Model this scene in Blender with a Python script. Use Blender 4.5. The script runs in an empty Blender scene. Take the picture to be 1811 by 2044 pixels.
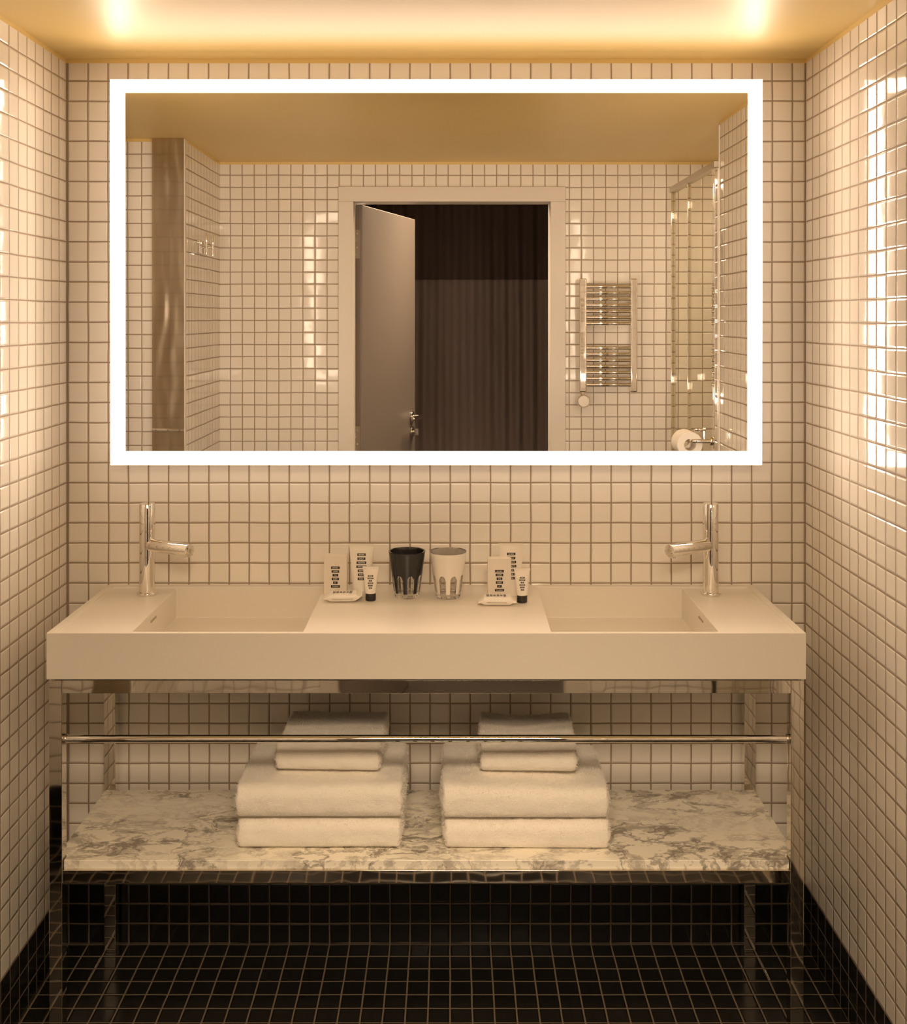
import bpy, bmesh, math, random
from mathutils import Vector, Matrix, noise

random.seed(7)
scene = bpy.context.scene
COL = scene.collection
PI = math.pi

# ------------------------------------------------------------------ camera
PITCH = 0.22
cam_data = bpy.data.cameras.new('camera')
cam_data.sensor_fit = 'HORIZONTAL'
cam_data.sensor_width = 36.0
cam_data.lens = 36.0 * 2169.0 / 1811.0
cam_data.shift_x = 0.00193
cam_data.shift_y = -0.2097
cam_data.clip_start = 0.01
cam = bpy.data.objects.new('camera', cam_data)
COL.objects.link(cam)
cam.location = (0.0, -2.70, 1.5585)
cam.rotation_euler = (math.radians(90 - PITCH), 0, 0)
scene.camera = cam

# ------------------------------------------------------------------ light and exposure
LAMP_COLOR = (1.0, 0.775, 0.585)
LAMP_STRENGTH = 8.0
world = bpy.data.worlds.new('world')
scene.world = world
world.use_nodes = True
world.node_tree.nodes['Background'].inputs[0].default_value = (1.0, 0.75, 0.5, 1)
world.node_tree.nodes['Background'].inputs[1].default_value = 0.02
vs = scene.view_settings
vs.view_transform = 'Standard'
vs.look = 'None'
vs.exposure = 0.0
vs.gamma = 1.0
vs.use_curve_mapping = False
scene.cycles.max_bounces = 14
scene.cycles.diffuse_bounces = 8
scene.cycles.glossy_bounces = 8
scene.cycles.transmission_bounces = 12
scene.cycles.sample_clamp_indirect = 6.0
scene.cycles.use_denoising = True

def area(name, loc, rot, sx, sy, power, color):
    d = bpy.data.lights.new(name, 'AREA')
    d.shape = 'RECTANGLE'; d.size = sx; d.size_y = sy
    d.energy = power; d.color = color
    o = bpy.data.objects.new(name, d); COL.objects.link(o)
    o.location = loc; o.rotation_euler = rot
    return o
# unseen fill lights added in the bedroom behind the camera and in both niches
bed = area('bedroom_fill_light', (-0.05, -2.60, 2.38), (math.radians(28), 0, 0), 1.10, 0.75, 60.0, (1.0, 0.735, 0.48))
bed.data.spread = math.radians(110)
area('niche_fill_light', (-1.5, -1.0, 2.19), (0, 0, 0), 0.4, 0.4, 1.2, (1.0, 0.77, 0.56))
area('shower_fill_light', (1.45, -1.45, 2.19), (0, 0, 0), 0.4, 0.4, 6.0, (1.0, 0.77, 0.56))
# extra forward light added just in front of the mirror's glowing band
def strip(name, x, z, sx, sz, share):
    o = area(name, (x, -0.077, z), (math.radians(-90), 0, 0), sx, sz, STRIP_POWER * share, LAMP_COLOR)
    o.data.spread = math.radians(120)
STRIP_POWER = 8.0
strip('top_strip_light', -0.0375, 2.1175, 1.57, 0.030, 0.13)
strip('bottom_strip_light', -0.0375, 1.2188, 1.57, 0.030, 0.43)
strip('left_strip_light', -0.807, 1.668, 0.034, 0.86, 0.22)
strip('right_strip_light', 0.7327, 1.668, 0.034, 0.86, 0.22)

# ------------------------------------------------------------------ material helpers
def new_mat(name):
    m = bpy.data.materials.new(name)
    m.use_nodes = True
    nt = m.node_tree
    b = nt.nodes['Principled BSDF']
    return m, nt, b

def simple(name, color, rough=0.5, metal=0.0, **kw):
    m, nt, b = new_mat(name)
    b.inputs['Base Color'].default_value = (*color, 1)
    b.inputs['Roughness'].default_value = rough
    b.inputs['Metallic'].default_value = metal
    for k, v in kw.items():
        b.inputs[k].default_value = v
    return m

class NT:
    def __init__(self, nt):
        self.nt = nt
    def link(self, a, b):
        self.nt.links.new(a, b)
    def put(self, sock, v):
        if isinstance(v, (int, float)):
            sock.default_value = v
        elif isinstance(v, tuple):
            sock.default_value = v
        else:
            self.nt.links.new(v, sock)
    def math(self, op, a, b=None, c=None):
        n = self.nt.nodes.new('ShaderNodeMath')
        n.operation = op
        self.put(n.inputs[0], a)
        if b is not None: self.put(n.inputs[1], b)
        if c is not None: self.put(n.inputs[2], c)
        return n.outputs[0]
    def smooth(self, v, a, b, lo=0.0, hi=1.0):
        n = self.nt.nodes.new('ShaderNodeMapRange')
        n.interpolation_type = 'SMOOTHSTEP'
        self.put(n.inputs[0], v)
        n.inputs[1].default_value = a
        n.inputs[2].default_value = b
        n.inputs[3].default_value = lo
        n.inputs[4].default_value = hi
        return n.outputs[0]
    def noise(self, vec, scale, detail=2.0, rough=0.5, dist=0.0):
        n = self.nt.nodes.new('ShaderNodeTexNoise')
        if vec is not None: self.link(vec, n.inputs['Vector'])
        n.inputs['Scale'].default_value = scale
        n.inputs['Detail'].default_value = detail
        n.inputs['Roughness'].default_value = rough
        n.inputs['Distortion'].default_value = dist
        return n
    def mix(self, fac, a, b):
        n = self.nt.nodes.new('ShaderNodeMix')
        n.data_type = 'RGBA'
        self.put(n.inputs[0], fac)
        self.put(n.inputs[6], a)
        self.put(n.inputs[7], b)
        return n.outputs[2]
    def bump(self, height, strength=1.0, dist=1.0):
        n = self.nt.nodes.new('ShaderNodeBump')
        n.inputs['Strength'].default_value = strength
        n.inputs['Distance'].default_value = dist
        self.link(height, n.inputs['Height'])
        return n.outputs[0]
    def obj(self):
        return self.nt.nodes.new('ShaderNodeTexCoord').outputs['Object']

def tile_mat(name, base, grout, offx, offy, rough=0.07, floor=False, tilt=0.02, pu=0.05, pv=0.0499, vary=0.05, corners=()):
    """Square glazed mosaic with recessed grout, every tile set at a slightly different angle."""
    m, nt, b = new_mat(name)
    g = NT(nt)
    oc = g.obj()
    sep = nt.nodes.new('ShaderNodeSeparateXYZ'); g.link(oc, sep.inputs[0])
    x, y, z = sep.outputs
    wob = g.noise(oc, 9.0, 1.0)
    ws = nt.nodes.new('ShaderNodeSeparateColor'); g.link(wob.outputs['Color'], ws.inputs[0])
    wu = g.math('MULTIPLY', g.math('SUBTRACT', ws.outputs[0], 0.5), 0.0030)
    wv = g.math('MULTIPLY', g.math('SUBTRACT', ws.outputs[1], 0.5), 0.0030)
    if floor:
        u = g.math('SUBTRACT', x, offx); v = g.math('SUBTRACT', y, offy); pv = 0.05
    else:
        geo = nt.nodes.new('ShaderNodeNewGeometry')
        ns = nt.nodes.new('ShaderNodeSeparateXYZ'); g.link(geo.outputs['True Normal'], ns.inputs[0])
        side = g.math('GREATER_THAN', g.math('ABSOLUTE', ns.outputs[0]), 0.5)
        ux = g.math('SUBTRACT', x, offx); uy = g.math('SUBTRACT', y, offy)
        u = g.math('ADD', g.math('MULTIPLY', uy, side), g.math('MULTIPLY', ux, g.math('SUBTRACT', 1.0, side)))
        v = z
    U = g.math('DIVIDE', g.math('ADD', u, wu), pu)
    V = g.math('DIVIDE', g.math('ADD', v, wv), pv)
    iu = g.math('FLOOR', U); iv = g.math('FLOOR', V)
    fu = g.math('SUBTRACT', U, iu); fv = g.math('SUBTRACT', V, iv)
    du = g.math('MULTIPLY', g.math('MINIMUM', fu, g.math('SUBTRACT', 1.0, fu)), pu)
    dv = g.math('MULTIPLY', g.math('MINIMUM', fv, g.math('SUBTRACT', 1.0, fv)), pv)
    e = g.math('MINIMUM', du, dv)
    for ax, val in corners:
        e = g.math('MINIMUM', e, g.math('ABSOLUTE', g.math('SUBTRACT', (x, y, z)[ax], val)))
    mask = g.smooth(e, 0.0013, 0.0022)
    edge = g.smooth(e, 0.0008, 0.0052, 0.0, 0.0013)
    comb = nt.nodes.new('ShaderNodeCombineXYZ')
    g.link(iu, comb.inputs[0]); g.link(iv, comb.inputs[1])
    wn = nt.nodes.new('ShaderNodeTexWhiteNoise'); wn.noise_dimensions = '3D'
    g.link(comb.outputs[0], wn.inputs['Vector'])
    rs = nt.nodes.new('ShaderNodeSeparateColor'); g.link(wn.outputs['Color'], rs.inputs[0])
    tu = g.math('MULTIPLY', g.math('MULTIPLY', g.math('SUBTRACT', rs.outputs[0], 0.5), g.math('SUBTRACT', fu, 0.5)), pu * tilt)
    tv = g.math('MULTIPLY', g.math('MULTIPLY', g.math('SUBTRACT', rs.outputs[1], 0.5), g.math('SUBTRACT', fv, 0.5)), pv * tilt)
    wave = g.math('MULTIPLY', g.noise(oc, 26.0, 1.0).outputs['Fac'], 0.00022)
    h = g.math('ADD', g.math('ADD', edge, wave), g.math('MULTIPLY', g.math('ADD', tu, tv), mask))
    g.link(g.bump(h), b.inputs['Normal'])
    var = g.math('ADD', 1.0 - vary / 2, g.math('MULTIPLY', rs.outputs[2], vary))
    hs = nt.nodes.new('ShaderNodeHueSaturation')
    hs.inputs['Color'].default_value = (*base, 1)
    g.link(var, hs.inputs['Value'])
    g.link(g.mix(mask, (*grout, 1), hs.outputs[0]), b.inputs['Base Color'])
    g.link(g.smooth(mask, 0.0, 1.0, 0.8, rough), b.inputs['Roughness'])
    b.inputs['IOR'].default_value = 1.5
    return m

WHITE = (0.84, 0.80, 0.735)
GROUT = (0.33, 0.255, 0.185)
BLACK = (0.010, 0.0095, 0.009)
BGROUT = (0.17, 0.135, 0.095)
M_tile_back = tile_mat('white mosaic tile on the back wall', WHITE, GROUT, -0.0039, 0.0, corners=((0, -0.9573), (0, 0.8788)))
M_tile_left = tile_mat('white mosaic tile on the left wall', WHITE, GROUT, -0.0039, 0.0, corners=((1, 0.0),))
M_tile_right = tile_mat('white mosaic tile on the right wall', WHITE, GROUT, -0.0039, -0.0025, corners=((1, 0.0),))
M_tile_rear = tile_mat('white mosaic tile on the rear wall', WHITE, GROUT, 0.0352, 0.0)
M_black_wall = tile_mat('black mosaic tile on the skirting', BLACK, BGROUT, -0.0039, 0.0, rough=0.16, vary=0.3)
M_black_floor = tile_mat('black mosaic tile on the floor', BLACK, BGROUT, -0.0039, -0.005, rough=0.16, floor=True, tilt=0.012, vary=0.3)

def ceiling_paint():
    m, nt, b = new_mat('mustard satin ceiling paint')
    g = NT(nt)
    oc = g.obj()
    n = g.noise(oc, 2.2, 2.0)
    g.link(g.mix(n.outputs['Fac'], (0.74, 0.555, 0.215, 1), (0.77, 0.585, 0.24, 1)), b.inputs['Base Color'])
    b.inputs['Roughness'].default_value = 0.44
    b.inputs['Specular IOR Level'].default_value = 0.5
    h = g.math('MULTIPLY', g.noise(oc, 5.0, 1.0).outputs['Fac'], 0.0012)
    g.link(g.bump(h), b.inputs['Normal'])
    return m
M_ceiling = ceiling_paint()

M_chrome = simple('polished chrome', (0.86, 0.83, 0.78), 0.03, 1.0)
def wavy_chrome():
    m, nt, b = new_mat('polished stainless tube')
    g = NT(nt)
    b.inputs['Base Color'].default_value = (0.80, 0.76, 0.68, 1)
    b.inputs['Metallic'].default_value = 1.0
    b.inputs['Roughness'].default_value = 0.035
    h = g.math('MULTIPLY', g.noise(g.obj(), 14.0, 1.0).outputs['Fac'], 0.00035)
    g.link(g.bump(h), b.inputs['Normal'])
    return m
M_tube = wavy_chrome()
def brushed():
    m, nt, b = new_mat('stainless sheet')
    g = NT(nt)
    oc = g.obj()
    b.inputs['Base Color'].default_value = (0.84, 0.76, 0.62, 1)
    b.inputs['Metallic'].default_value = 1.0
    b.inputs['Roughness'].default_value = 0.26
    mp = nt.nodes.new('ShaderNodeMapping'); mp.inputs['Scale'].default_value = (1, 1, 0.22)
    g.link(oc, mp.inputs[0])
    h = g.math('MULTIPLY', g.noise(mp.outputs[0], 11.0, 1.0).outputs['Fac'], 0.0035)
    g.link(g.bump(h), b.inputs['Normal'])
    return m
M_steel = brushed()
M_steel_dark = simple('satin steel', (0.55, 0.50, 0.43), 0.3, 1.0)
M_mirror = simple('silvered mirror glass', (0.96, 0.95, 0.93), 0.0, 1.0)
M_housing = simple('mirror housing aluminium', (0.6, 0.58, 0.55), 0.4, 1.0)
M_solid = simple('white solid surface', (0.77, 0.725, 0.645), 0.32)
M_slot = simple('dark slot', (0.40, 0.32, 0.24), 0.6)
M_white_paint = simple('white gloss paint', (0.74, 0.69, 0.62), 0.35)
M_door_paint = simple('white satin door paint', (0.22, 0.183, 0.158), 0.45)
M_bed_wall = simple('dark bedroom paint', (0.05, 0.037, 0.027), 0.8)
M_carpet = simple('dark bedroom carpet', (0.05, 0.04, 0.035), 0.95)
M_white_plastic = simple('white matt plastic', (0.82, 0.77, 0.70), 0.42)
M_card = simple('white card', (0.80, 0.74, 0.66), 0.6)
M_black_plastic = simple('black plastic', (0.018, 0.016, 0.014), 0.4)
M_ink = simple('black ink', (0.012, 0.010, 0.009), 0.6)
M_letter = simple('white ink', (0.80, 0.75, 0.68), 0.6)
M_grey_ink = simple('grey ink', (0.30, 0.27, 0.24), 0.6)
M_paper = simple('white tissue paper', (0.84, 0.80, 0.74), 0.95)
M_black_glaze = simple('black glass paint', (0.014, 0.014, 0.016), 0.10)
M_white_glaze = simple('white glass paint', (0.82, 0.77, 0.70), 0.10)

def glass_mat(name, color, rough=0.0, ior=1.5):
    m, nt, b = new_mat(name)
    b.inputs['Base Color'].default_value = (*color, 1)
    b.inputs['Roughness'].default_value = rough
    b.inputs['IOR'].default_value = ior
    b.inputs['Transmission Weight'].default_value = 1.0
    return m
M_glass = glass_mat('clear drinking glass', (0.97, 0.96, 0.94))
def pane_mat():
    m, nt, b = new_mat('green tinted shower glass')
    tr = nt.nodes.new('ShaderNodeBsdfTransparent'); tr.inputs[0].default_value = (0.945, 0.935, 0.88, 1)
    gl = nt.nodes.new('ShaderNodeBsdfGlossy'); gl.inputs['Roughness'].default_value = 0.0
    mx = nt.nodes.new('ShaderNodeMixShader'); mx.inputs[0].default_value = 0.05
    nt.links.new(tr.outputs[0], mx.inputs[1]); nt.links.new(gl.outputs[0], mx.inputs[2])
    nt.links.new(mx.outputs[0], nt.nodes['Material Output'].inputs['Surface'])
    return m
M_pane = pane_mat()

def lamp_mat():
    m, nt, b = new_mat('frosted light band')
    b.inputs['Base Color'].default_value = (0.8, 0.8, 0.8, 1)
    b.inputs['Roughness'].default_value = 0.5
    b.inputs['Emission Color'].default_value = (*LAMP_COLOR, 1)
    b.inputs['Emission Strength'].default_value = LAMP_STRENGTH
    return m
M_lamp = lamp_mat()

def marble():
    m, nt, b = new_mat('grey veined white marble')
    g = NT(nt)
    oc = g.obj()
    mp = nt.nodes.new('ShaderNodeMapping')
    mp.inputs['Rotation'].default_value = (0.3, 0.2, -0.55)
    mp.inputs['Scale'].default_value = (1.0, 1.7, 1.0)
    g.link(oc, mp.inputs[0])
    warp = g.noise(mp.outputs[0], 7.0, 4.0, 0.6)
    va = nt.nodes.new('ShaderNodeVectorMath'); va.operation = 'SCALE'
    g.link(warp.outputs['Color'], va.inputs[0]); va.inputs[3].default_value = 0.16
    vb = nt.nodes.new('ShaderNodeVectorMath'); vb.operation = 'ADD'
    g.link(mp.outputs[0], vb.inputs[0]); g.link(va.outputs[0], vb.inputs[1])
    n1 = g.noise(vb.outputs[0], 9.0, 6.0, 0.62)
    n2 = g.noise(vb.outputs[0], 15.0, 5.0, 0.6)
    n3 = g.noise(vb.outputs[0], 4.0, 3.0, 0.5)
    v1 = g.smooth(g.math('ABSOLUTE', g.math('SUBTRACT', n1.outputs['Fac'], 0.5)), 0.0, 0.045, 1.0, 0.0)
    v2 = g.smooth(g.math('ABSOLUTE', g.math('SUBTRACT', n2.outputs['Fac'], 0.53)), 0.0, 0.02, 1.0, 0.0)
    cloud = g.smooth(n3.outputs['Fac'], 0.38, 0.60)
    blot = g.smooth(n2.outputs['Fac'], 0.50, 0.62)
    k = g.math('ADD', g.math('MULTIPLY', v1, g.math('ADD', 0.22, g.math('MULTIPLY', cloud, 0.6))), g.math('MULTIPLY', v2, g.math('ADD', 0.10, g.math('MULTIPLY', cloud, 0.35))))
    k = g.math('MINIMUM', 1.0, g.math('ADD', k, g.math('MULTIPLY', blot, g.math('ADD', 0.10, g.math('MULTIPLY', cloud, 0.62)))))
    g.link(g.mix(k, (0.92, 0.88, 0.77, 1), (0.33, 0.30, 0.26, 1)), b.inputs['Base Color'])
    b.inputs['Roughness'].default_value = 0.10
    return m
M_marble = marble()

def terry():
    m, nt, b = new_mat('white terry cloth')
    g = NT(nt)
    oc = g.obj()
    b.inputs['Base Color'].default_value = (0.90, 0.86, 0.79, 1)
    b.inputs['Roughness'].default_value = 1.0
    b.inputs['Sheen Weight'].default_value = 0.35
    b.inputs['Specular IOR Level'].default_value = 0.1
    h = g.math('MULTIPLY', g.noise(oc, 420.0, 2.0, 0.6).outputs['Fac'], 0.0016)
    g.link(g.bump(h, 0.8), b.inputs['Normal'])
    return m
M_terry = terry()

def curtain_mat(name, c1, c2):
    m, nt, b = new_mat(name)
    g = NT(nt)
    mp = nt.nodes.new('ShaderNodeMapping'); mp.inputs['Scale'].default_value = (1, 1, 0.03)
    g.link(g.obj(), mp.inputs[0])
    n = g.noise(mp.outputs[0], 60.0, 3.0, 0.6)
    g.link(g.mix(n.outputs['Fac'], (*c1, 1), (*c2, 1)), b.inputs['Base Color'])
    b.inputs['Roughness'].default_value = 0.9
    return m
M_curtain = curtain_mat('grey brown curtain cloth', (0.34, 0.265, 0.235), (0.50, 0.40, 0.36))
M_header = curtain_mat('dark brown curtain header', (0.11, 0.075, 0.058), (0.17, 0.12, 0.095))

# ------------------------------------------------------------------ mesh helpers
def box(bm, x0, x1, y0, y1, z0, z1):
    vs_ = [bm.verts.new((x, y, z)) for x in (x0, x1) for y in (y0, y1) for z in (z0, z1)]
    f = lambda *i: bm.faces.new([vs_[k] for k in i])
    f(0, 1, 3, 2); f(4, 6, 7, 5); f(0, 4, 5, 1); f(2, 3, 7, 6); f(0, 2, 6, 4); f(1, 5, 7, 3)
    return vs_

def lathe(bm, prof, n=48, center=(0, 0, 0), axis=None):
    """prof: list of (radius, height); closed at both ends when the radius is 0."""
    rows = []
    new = []
    for r, h in prof:
        if r < 1e-6:
            v = bm.verts.new((0, 0, h)); rows.append([v]); new.append(v)
        else:
            row = [bm.verts.new((r * math.cos(2 * PI * i / n), r * math.sin(2 * PI * i / n), h)) for i in range(n)]
            rows.append(row); new += row
    for a, b in zip(rows, rows[1:]):
        for i in range(n):
            j = (i + 1) % n
            if len(a) == 1 and len(b) == 1: continue
            if len(a) == 1: bm.faces.new((a[0], b[j], b[i]))
            elif len(b) == 1: bm.faces.new((a[i], a[j], b[0]))
            else: bm.faces.new((a[i], a[j], b[j], b[i]))
    M = Matrix.Translation(Vector(center))
    if axis is not None:
        M = M @ Vector(axis).normalized().to_track_quat('Z', 'Y').to_matrix().to_4x4()
    for v in new: v.co = M @ v.co
    return new

def rod(bm, p0, p1, r, n=32, bev=0.0):
    p0, p1 = Vector(p0), Vector(p1)
    L = (p1 - p0).length
    if bev: prof = [(0, 0), (r - bev, 0), (r - bev * .3, bev * .3), (r, bev), (r, L - bev), (r - bev * .3, L - bev * .3), (r - bev, L), (0, L)]
    else: prof = [(0, 0), (r, 0), (r, L), (0, L)]
    return lathe(bm, prof, n, p0, p1 - p0)

def pipe(bm, pts, r, n=20):
    """A round bar swept along a polyline, with capped ends."""
    pts = [Vector(p) for p in pts]
    rings = []
    up = Vector((0, 0, 1))
    for i, p in enumerate(pts):
        d = (pts[min(i + 1, len(pts) - 1)] - pts[max(i - 1, 0)]).normalized()
        a = d.cross(up)
        if a.length < 1e-3: a = d.cross(Vector((1, 0, 0)))
        a.normalize(); c = d.cross(a)
        rings.append([bm.verts.new(p + r * (math.cos(2 * PI * k / n) * a + math.sin(2 * PI * k / n) * c)) for k in range(n)])
    for A, B in zip(rings, rings[1:]):
        for k in range(n):
            bm.faces.new((A[k], A[(k + 1) % n], B[(k + 1) % n], B[k]))
    bm.faces.new(rings[0]); bm.faces.new(rings[-1])

def BM(): return bmesh.new()

def obj(name, bm, mat, parent=None, bevel=0.0, segs=2, smooth=None, world=True):
    """One mesh object. Vertices are given in world space and moved into the parent's space."""
    bmesh.ops.recalc_face_normals(bm, faces=bm.faces[:])
    me = bpy.data.meshes.new(name)
    if parent is not None and world:
        root = parent
        while root.parent: root = root.parent
        off = Matrix.Translation(root.location) @ root.rotation_euler.to_matrix().to_4x4()
        bm.transform(off.inverted())
    bm.to_mesh(me); bm.free()
    if smooth is not None:
        me.shade_smooth()
        me.set_sharp_from_angle(angle=math.radians(smooth))
    o = bpy.data.objects.new(name, me)
    COL.objects.link(o)
    for mm in (mat if isinstance(mat, (list, tuple)) else [mat]): me.materials.append(mm)
    if bevel:
        md = o.modifiers.new('bevel', 'BEVEL'); md.width = bevel; md.segments = segs
        md.limit_method = 'ANGLE'; md.angle_limit = math.radians(40)
        if smooth is None:
            me.shade_smooth(); me.set_sharp_from_angle(angle=math.radians(35))
            md.harden_normals = True
    if parent is not None: o.parent = parent
    return o

def tag(o, label, cat, group=None):
    o['label'] = label; o['category'] = cat
    if group: o['group'] = group
    return o

def thing(name, label, cat, loc=(0, 0, 0), rz=0.0, group=None):
    o = bpy.data.objects.new(name, None)
    o.empty_display_size = 0.05
    COL.objects.link(o)
    o.location = loc; o.rotation_euler = (0, 0, rz)
    return tag(o, label, cat, group)

def structure(name, boxes, mat, parent=None, bevel=0.0):
    bm = BM()
    for b in boxes: box(bm, *b)
    o = obj(name, bm, mat, parent, bevel)
    if parent is None: o['kind'] = 'structure'
    return o

# ------------------------------------------------------------------ the room
XL, XR = -0.9573, 0.8788
SK, TT, CZ = 0.1497, 2.190, 2.201          # skirting top, tile top, ceiling
YR = -1.935                               # rear wall, with the doorway the photo is taken through
OX0, OX1, OZ = -0.405, 0.407, 2.036        # doorway
YRB = -2.03

def wall(name, base, x0, x1, y0, y1, mat, trim=None, top=TT):
    structure('wall_' + name, [(x0, x1, y0, y1, SK, top)], mat)
    structure('baseboard_' + name, [(x0, x1, y0, y1, 0, SK)], M_black_wall)
    if trim: structure(trim, [(x0, x1, y0, y1, top, CZ)], M_ceiling)
wall('back', 0, XL, XR, 0.0, 0.1, M_tile_back, 'trim_1')
wall('left', 0, -2.0, XL, -0.62, 0.1, M_tile_left, 'trim_2')
wall('right', 0, XR, 2.0, -1.02, 0.1, M_tile_right, 'trim_3')
wall('stub', 0, -2.0, XL, YR, -1.355, M_tile_rear, 'trim_4')
wall('niche_left', 0, -2.1, -2.0, -1.355, -0.62, M_tile_left, 'trim_5')
wall('niche_right', 0, 2.0, 2.1, YR, -1.02, M_tile_right, 'trim_6')
structure('wall_rear', [(-2.1, OX0 - 0.03, YRB, YR, SK, TT), (OX1 + 0.03, 2.1, YRB, YR, SK, TT), (OX0 - 0.03, OX1 + 0.03, YRB, YR, OZ + 0.03, TT)], M_tile_rear)
structure('baseboard_rear', [(-2.1, OX0 - 0.03, YRB, YR, 0, SK), (OX1 + 0.03, 2.1, YRB, YR, 0, SK)], M_black_wall)
structure('trim_7', [(-2.1, 2.1, YRB, YR + 0.001, TT, CZ)], M_ceiling)
structure('floor', [(-2.1, 2.1, YRB, 0.1, -0.1, 0)], M_black_floor)
structure('ceiling', [(-2.1, 2.1, YRB, 0.1, CZ, CZ + 0.1)], M_ceiling)
# the dark bedroom behind the doorway
structure('floor_bedroom', [(-1.7, 1.7, -3.9, YRB, -0.1, 0)], M_carpet)
structure('ceiling_bedroom', [(-1.7, 1.7, -3.9, YRB, 2.45, 2.55)], M_bed_wall)
structure('wall_bedroom', [(-1.8, -1.7, -3.9, YRB, 0, 2.45), (1.7, 1.8, -3.9, YRB, 0, 2.45), (-1.8, 1.8, -4.0, -3.9, 0, 2.45),
                           (-1.7, OX0 - 0.08, YRB - 0.012, YRB, 0, 2.45), (OX1 + 0.08, 1.7, YRB - 0.012, YRB, 0, 2.45), (OX0 - 0.08, OX1 + 0.08, YRB - 0.012, YRB, OZ + 0.08, 2.45)], M_bed_wall)

# doorway: frame, leaf, hinges, lever
door = bpy.data.objects.new('door_1', None); COL.objects.link(door)
door.location = (OX0, YR, 0); door['kind'] = 'structure'
bm = BM()
AW, AT = 0.062, 0.012
for (a, b) in ((OX0 - AW, OX0), (OX1, OX1 + AW)): box(bm, a, b, YR, YR + AT, 0, OZ)
box(bm, OX0 - AW, OX1 + AW, YR, YR + AT, OZ, OZ + AW)
box(bm, OX0 - 0.03, OX0, YRB - 0.012, YR, 0, OZ); box(bm, OX1, OX1 + 0.03, YRB - 0.012, YR, 0, OZ)
box(bm, OX0 - 0.03, OX1 + 0.03, YRB - 0.012, YR, OZ, OZ + 0.03)
obj('door_frame', bm, M_white_paint, door, 0.002)
PHI = math.radians(16.2)
DL, DT = 0.71, 0.040
HP = Vector((OX0 + 0.012, -2.028, 0))      # outer corner of the hinge edge
dirv = Vector((math.sin(PHI), -math.cos(PHI), 0)); nrm = Vector((math.cos(PHI), math.sin(PHI), 0))
def doorpt(l, t, z): return HP + dirv * l + nrm * t + Vector((0, 0, z))
def doorbox(bm, l0, l1, t0, t1, z0, z1):
    new = box(bm, l0, l1, t0, t1, z0, z1)
    for v in new: v.co = doorpt(v.co.x, v.co.y, v.co.z)
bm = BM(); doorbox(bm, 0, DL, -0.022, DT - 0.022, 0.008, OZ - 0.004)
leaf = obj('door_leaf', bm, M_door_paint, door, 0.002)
for z0 in (0.979, 1.808):
    bm = BM(); doorbox(bm, -0.0015, 0.0, -0.022, -0.022 + 0.028, z0, z0 + 0.121)
    hg = obj('hinge', bm, M_steel_dark, leaf)
    bm = BM()
    for k in range(4):
        c = doorpt(-0.0015, -0.011 + 0.006 * (k % 2), z0 + 0.017 + 0.029 * k)
        rod(bm, c, c - dirv * 0.0012, 0.0035, 14, 0.0006)
    sc = obj('hinge_screws', bm, M_chrome, leaf, smooth=40)
FT = DT - 0.022
bm = BM(); c = doorpt(DL - 0.055, FT, 1.084)
rod(bm, c, c + nrm * 0.009, 0.025, 32, 0.002); rod(bm, c, c + nrm * 0.05, 0.0095, 24)
rod(bm, c + nrm * 0.045 + dirv * 0.01, c + nrm * 0.045 - dirv * 0.115, 0.0095, 24, 0.003)
obj('lever_handle', bm, M_chrome, leaf, smooth=40)
bm = BM(); c = doorpt(DL - 0.055, FT, 1.012)
rod(bm, c, c + nrm * 0.009, 0.025, 32, 0.002); rod(bm, c, c + nrm * 0.022, 0.007, 24)
new = box(bm, -0.004, 0.004, 0.02, 0.036, -0.015, 0.015)
for v in new: v.co = c + dirv * v.co.x + nrm * v.co.y + Vector((0, 0, v.co.z))
obj('lock_turn', bm, M_chrome, leaf, smooth=40)

# ------------------------------------------------------------------ curtain beyond the doorway
cur = thing('curtain', 'grey brown pleated curtain with a dark header beyond the open doorway, seen in the mirror', 'curtain', (0.15, -3.4, 0))
def pleats(x0, x1, z0, z1, yc, amp, per, nz=14):
    bm = BM()
    nx = int((x1 - x0) / 0.008)
    grid = []
    for j in range(nz + 1):
        z = z0 + (z1 - z0) * j / nz
        row = []
        for i in range(nx + 1):
            x = x0 + (x1 - x0) * i / nx
            ph = x / per * 2 * PI + 1.3 * noise.noise((x * 3.0, 0, 4.0)) + 0.5 * noise.noise((x * 2, z * 1.2, 9))
            row.append(bm.verts.new((x, yc + amp * math.sin(ph) * (0.75 + 0.5 * noise.noise((x * 4, z, 1))), z)))
        grid.append(row)
    for j in range(nz):
        for i in range(nx):
            bm.faces.new((grid[j][i], grid[j][i + 1], grid[j + 1][i + 1], grid[j + 1][i]))
    bmesh.ops.solidify(bm, geom=bm.faces[:], thickness=0.004)
    return bm
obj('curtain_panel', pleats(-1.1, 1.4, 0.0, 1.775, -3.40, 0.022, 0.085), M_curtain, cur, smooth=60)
obj('curtain_header', pleats(-1.1, 1.4, 1.765, 2.44, -3.385, 0.020, 0.085), M_header, cur, smooth=60)

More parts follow.
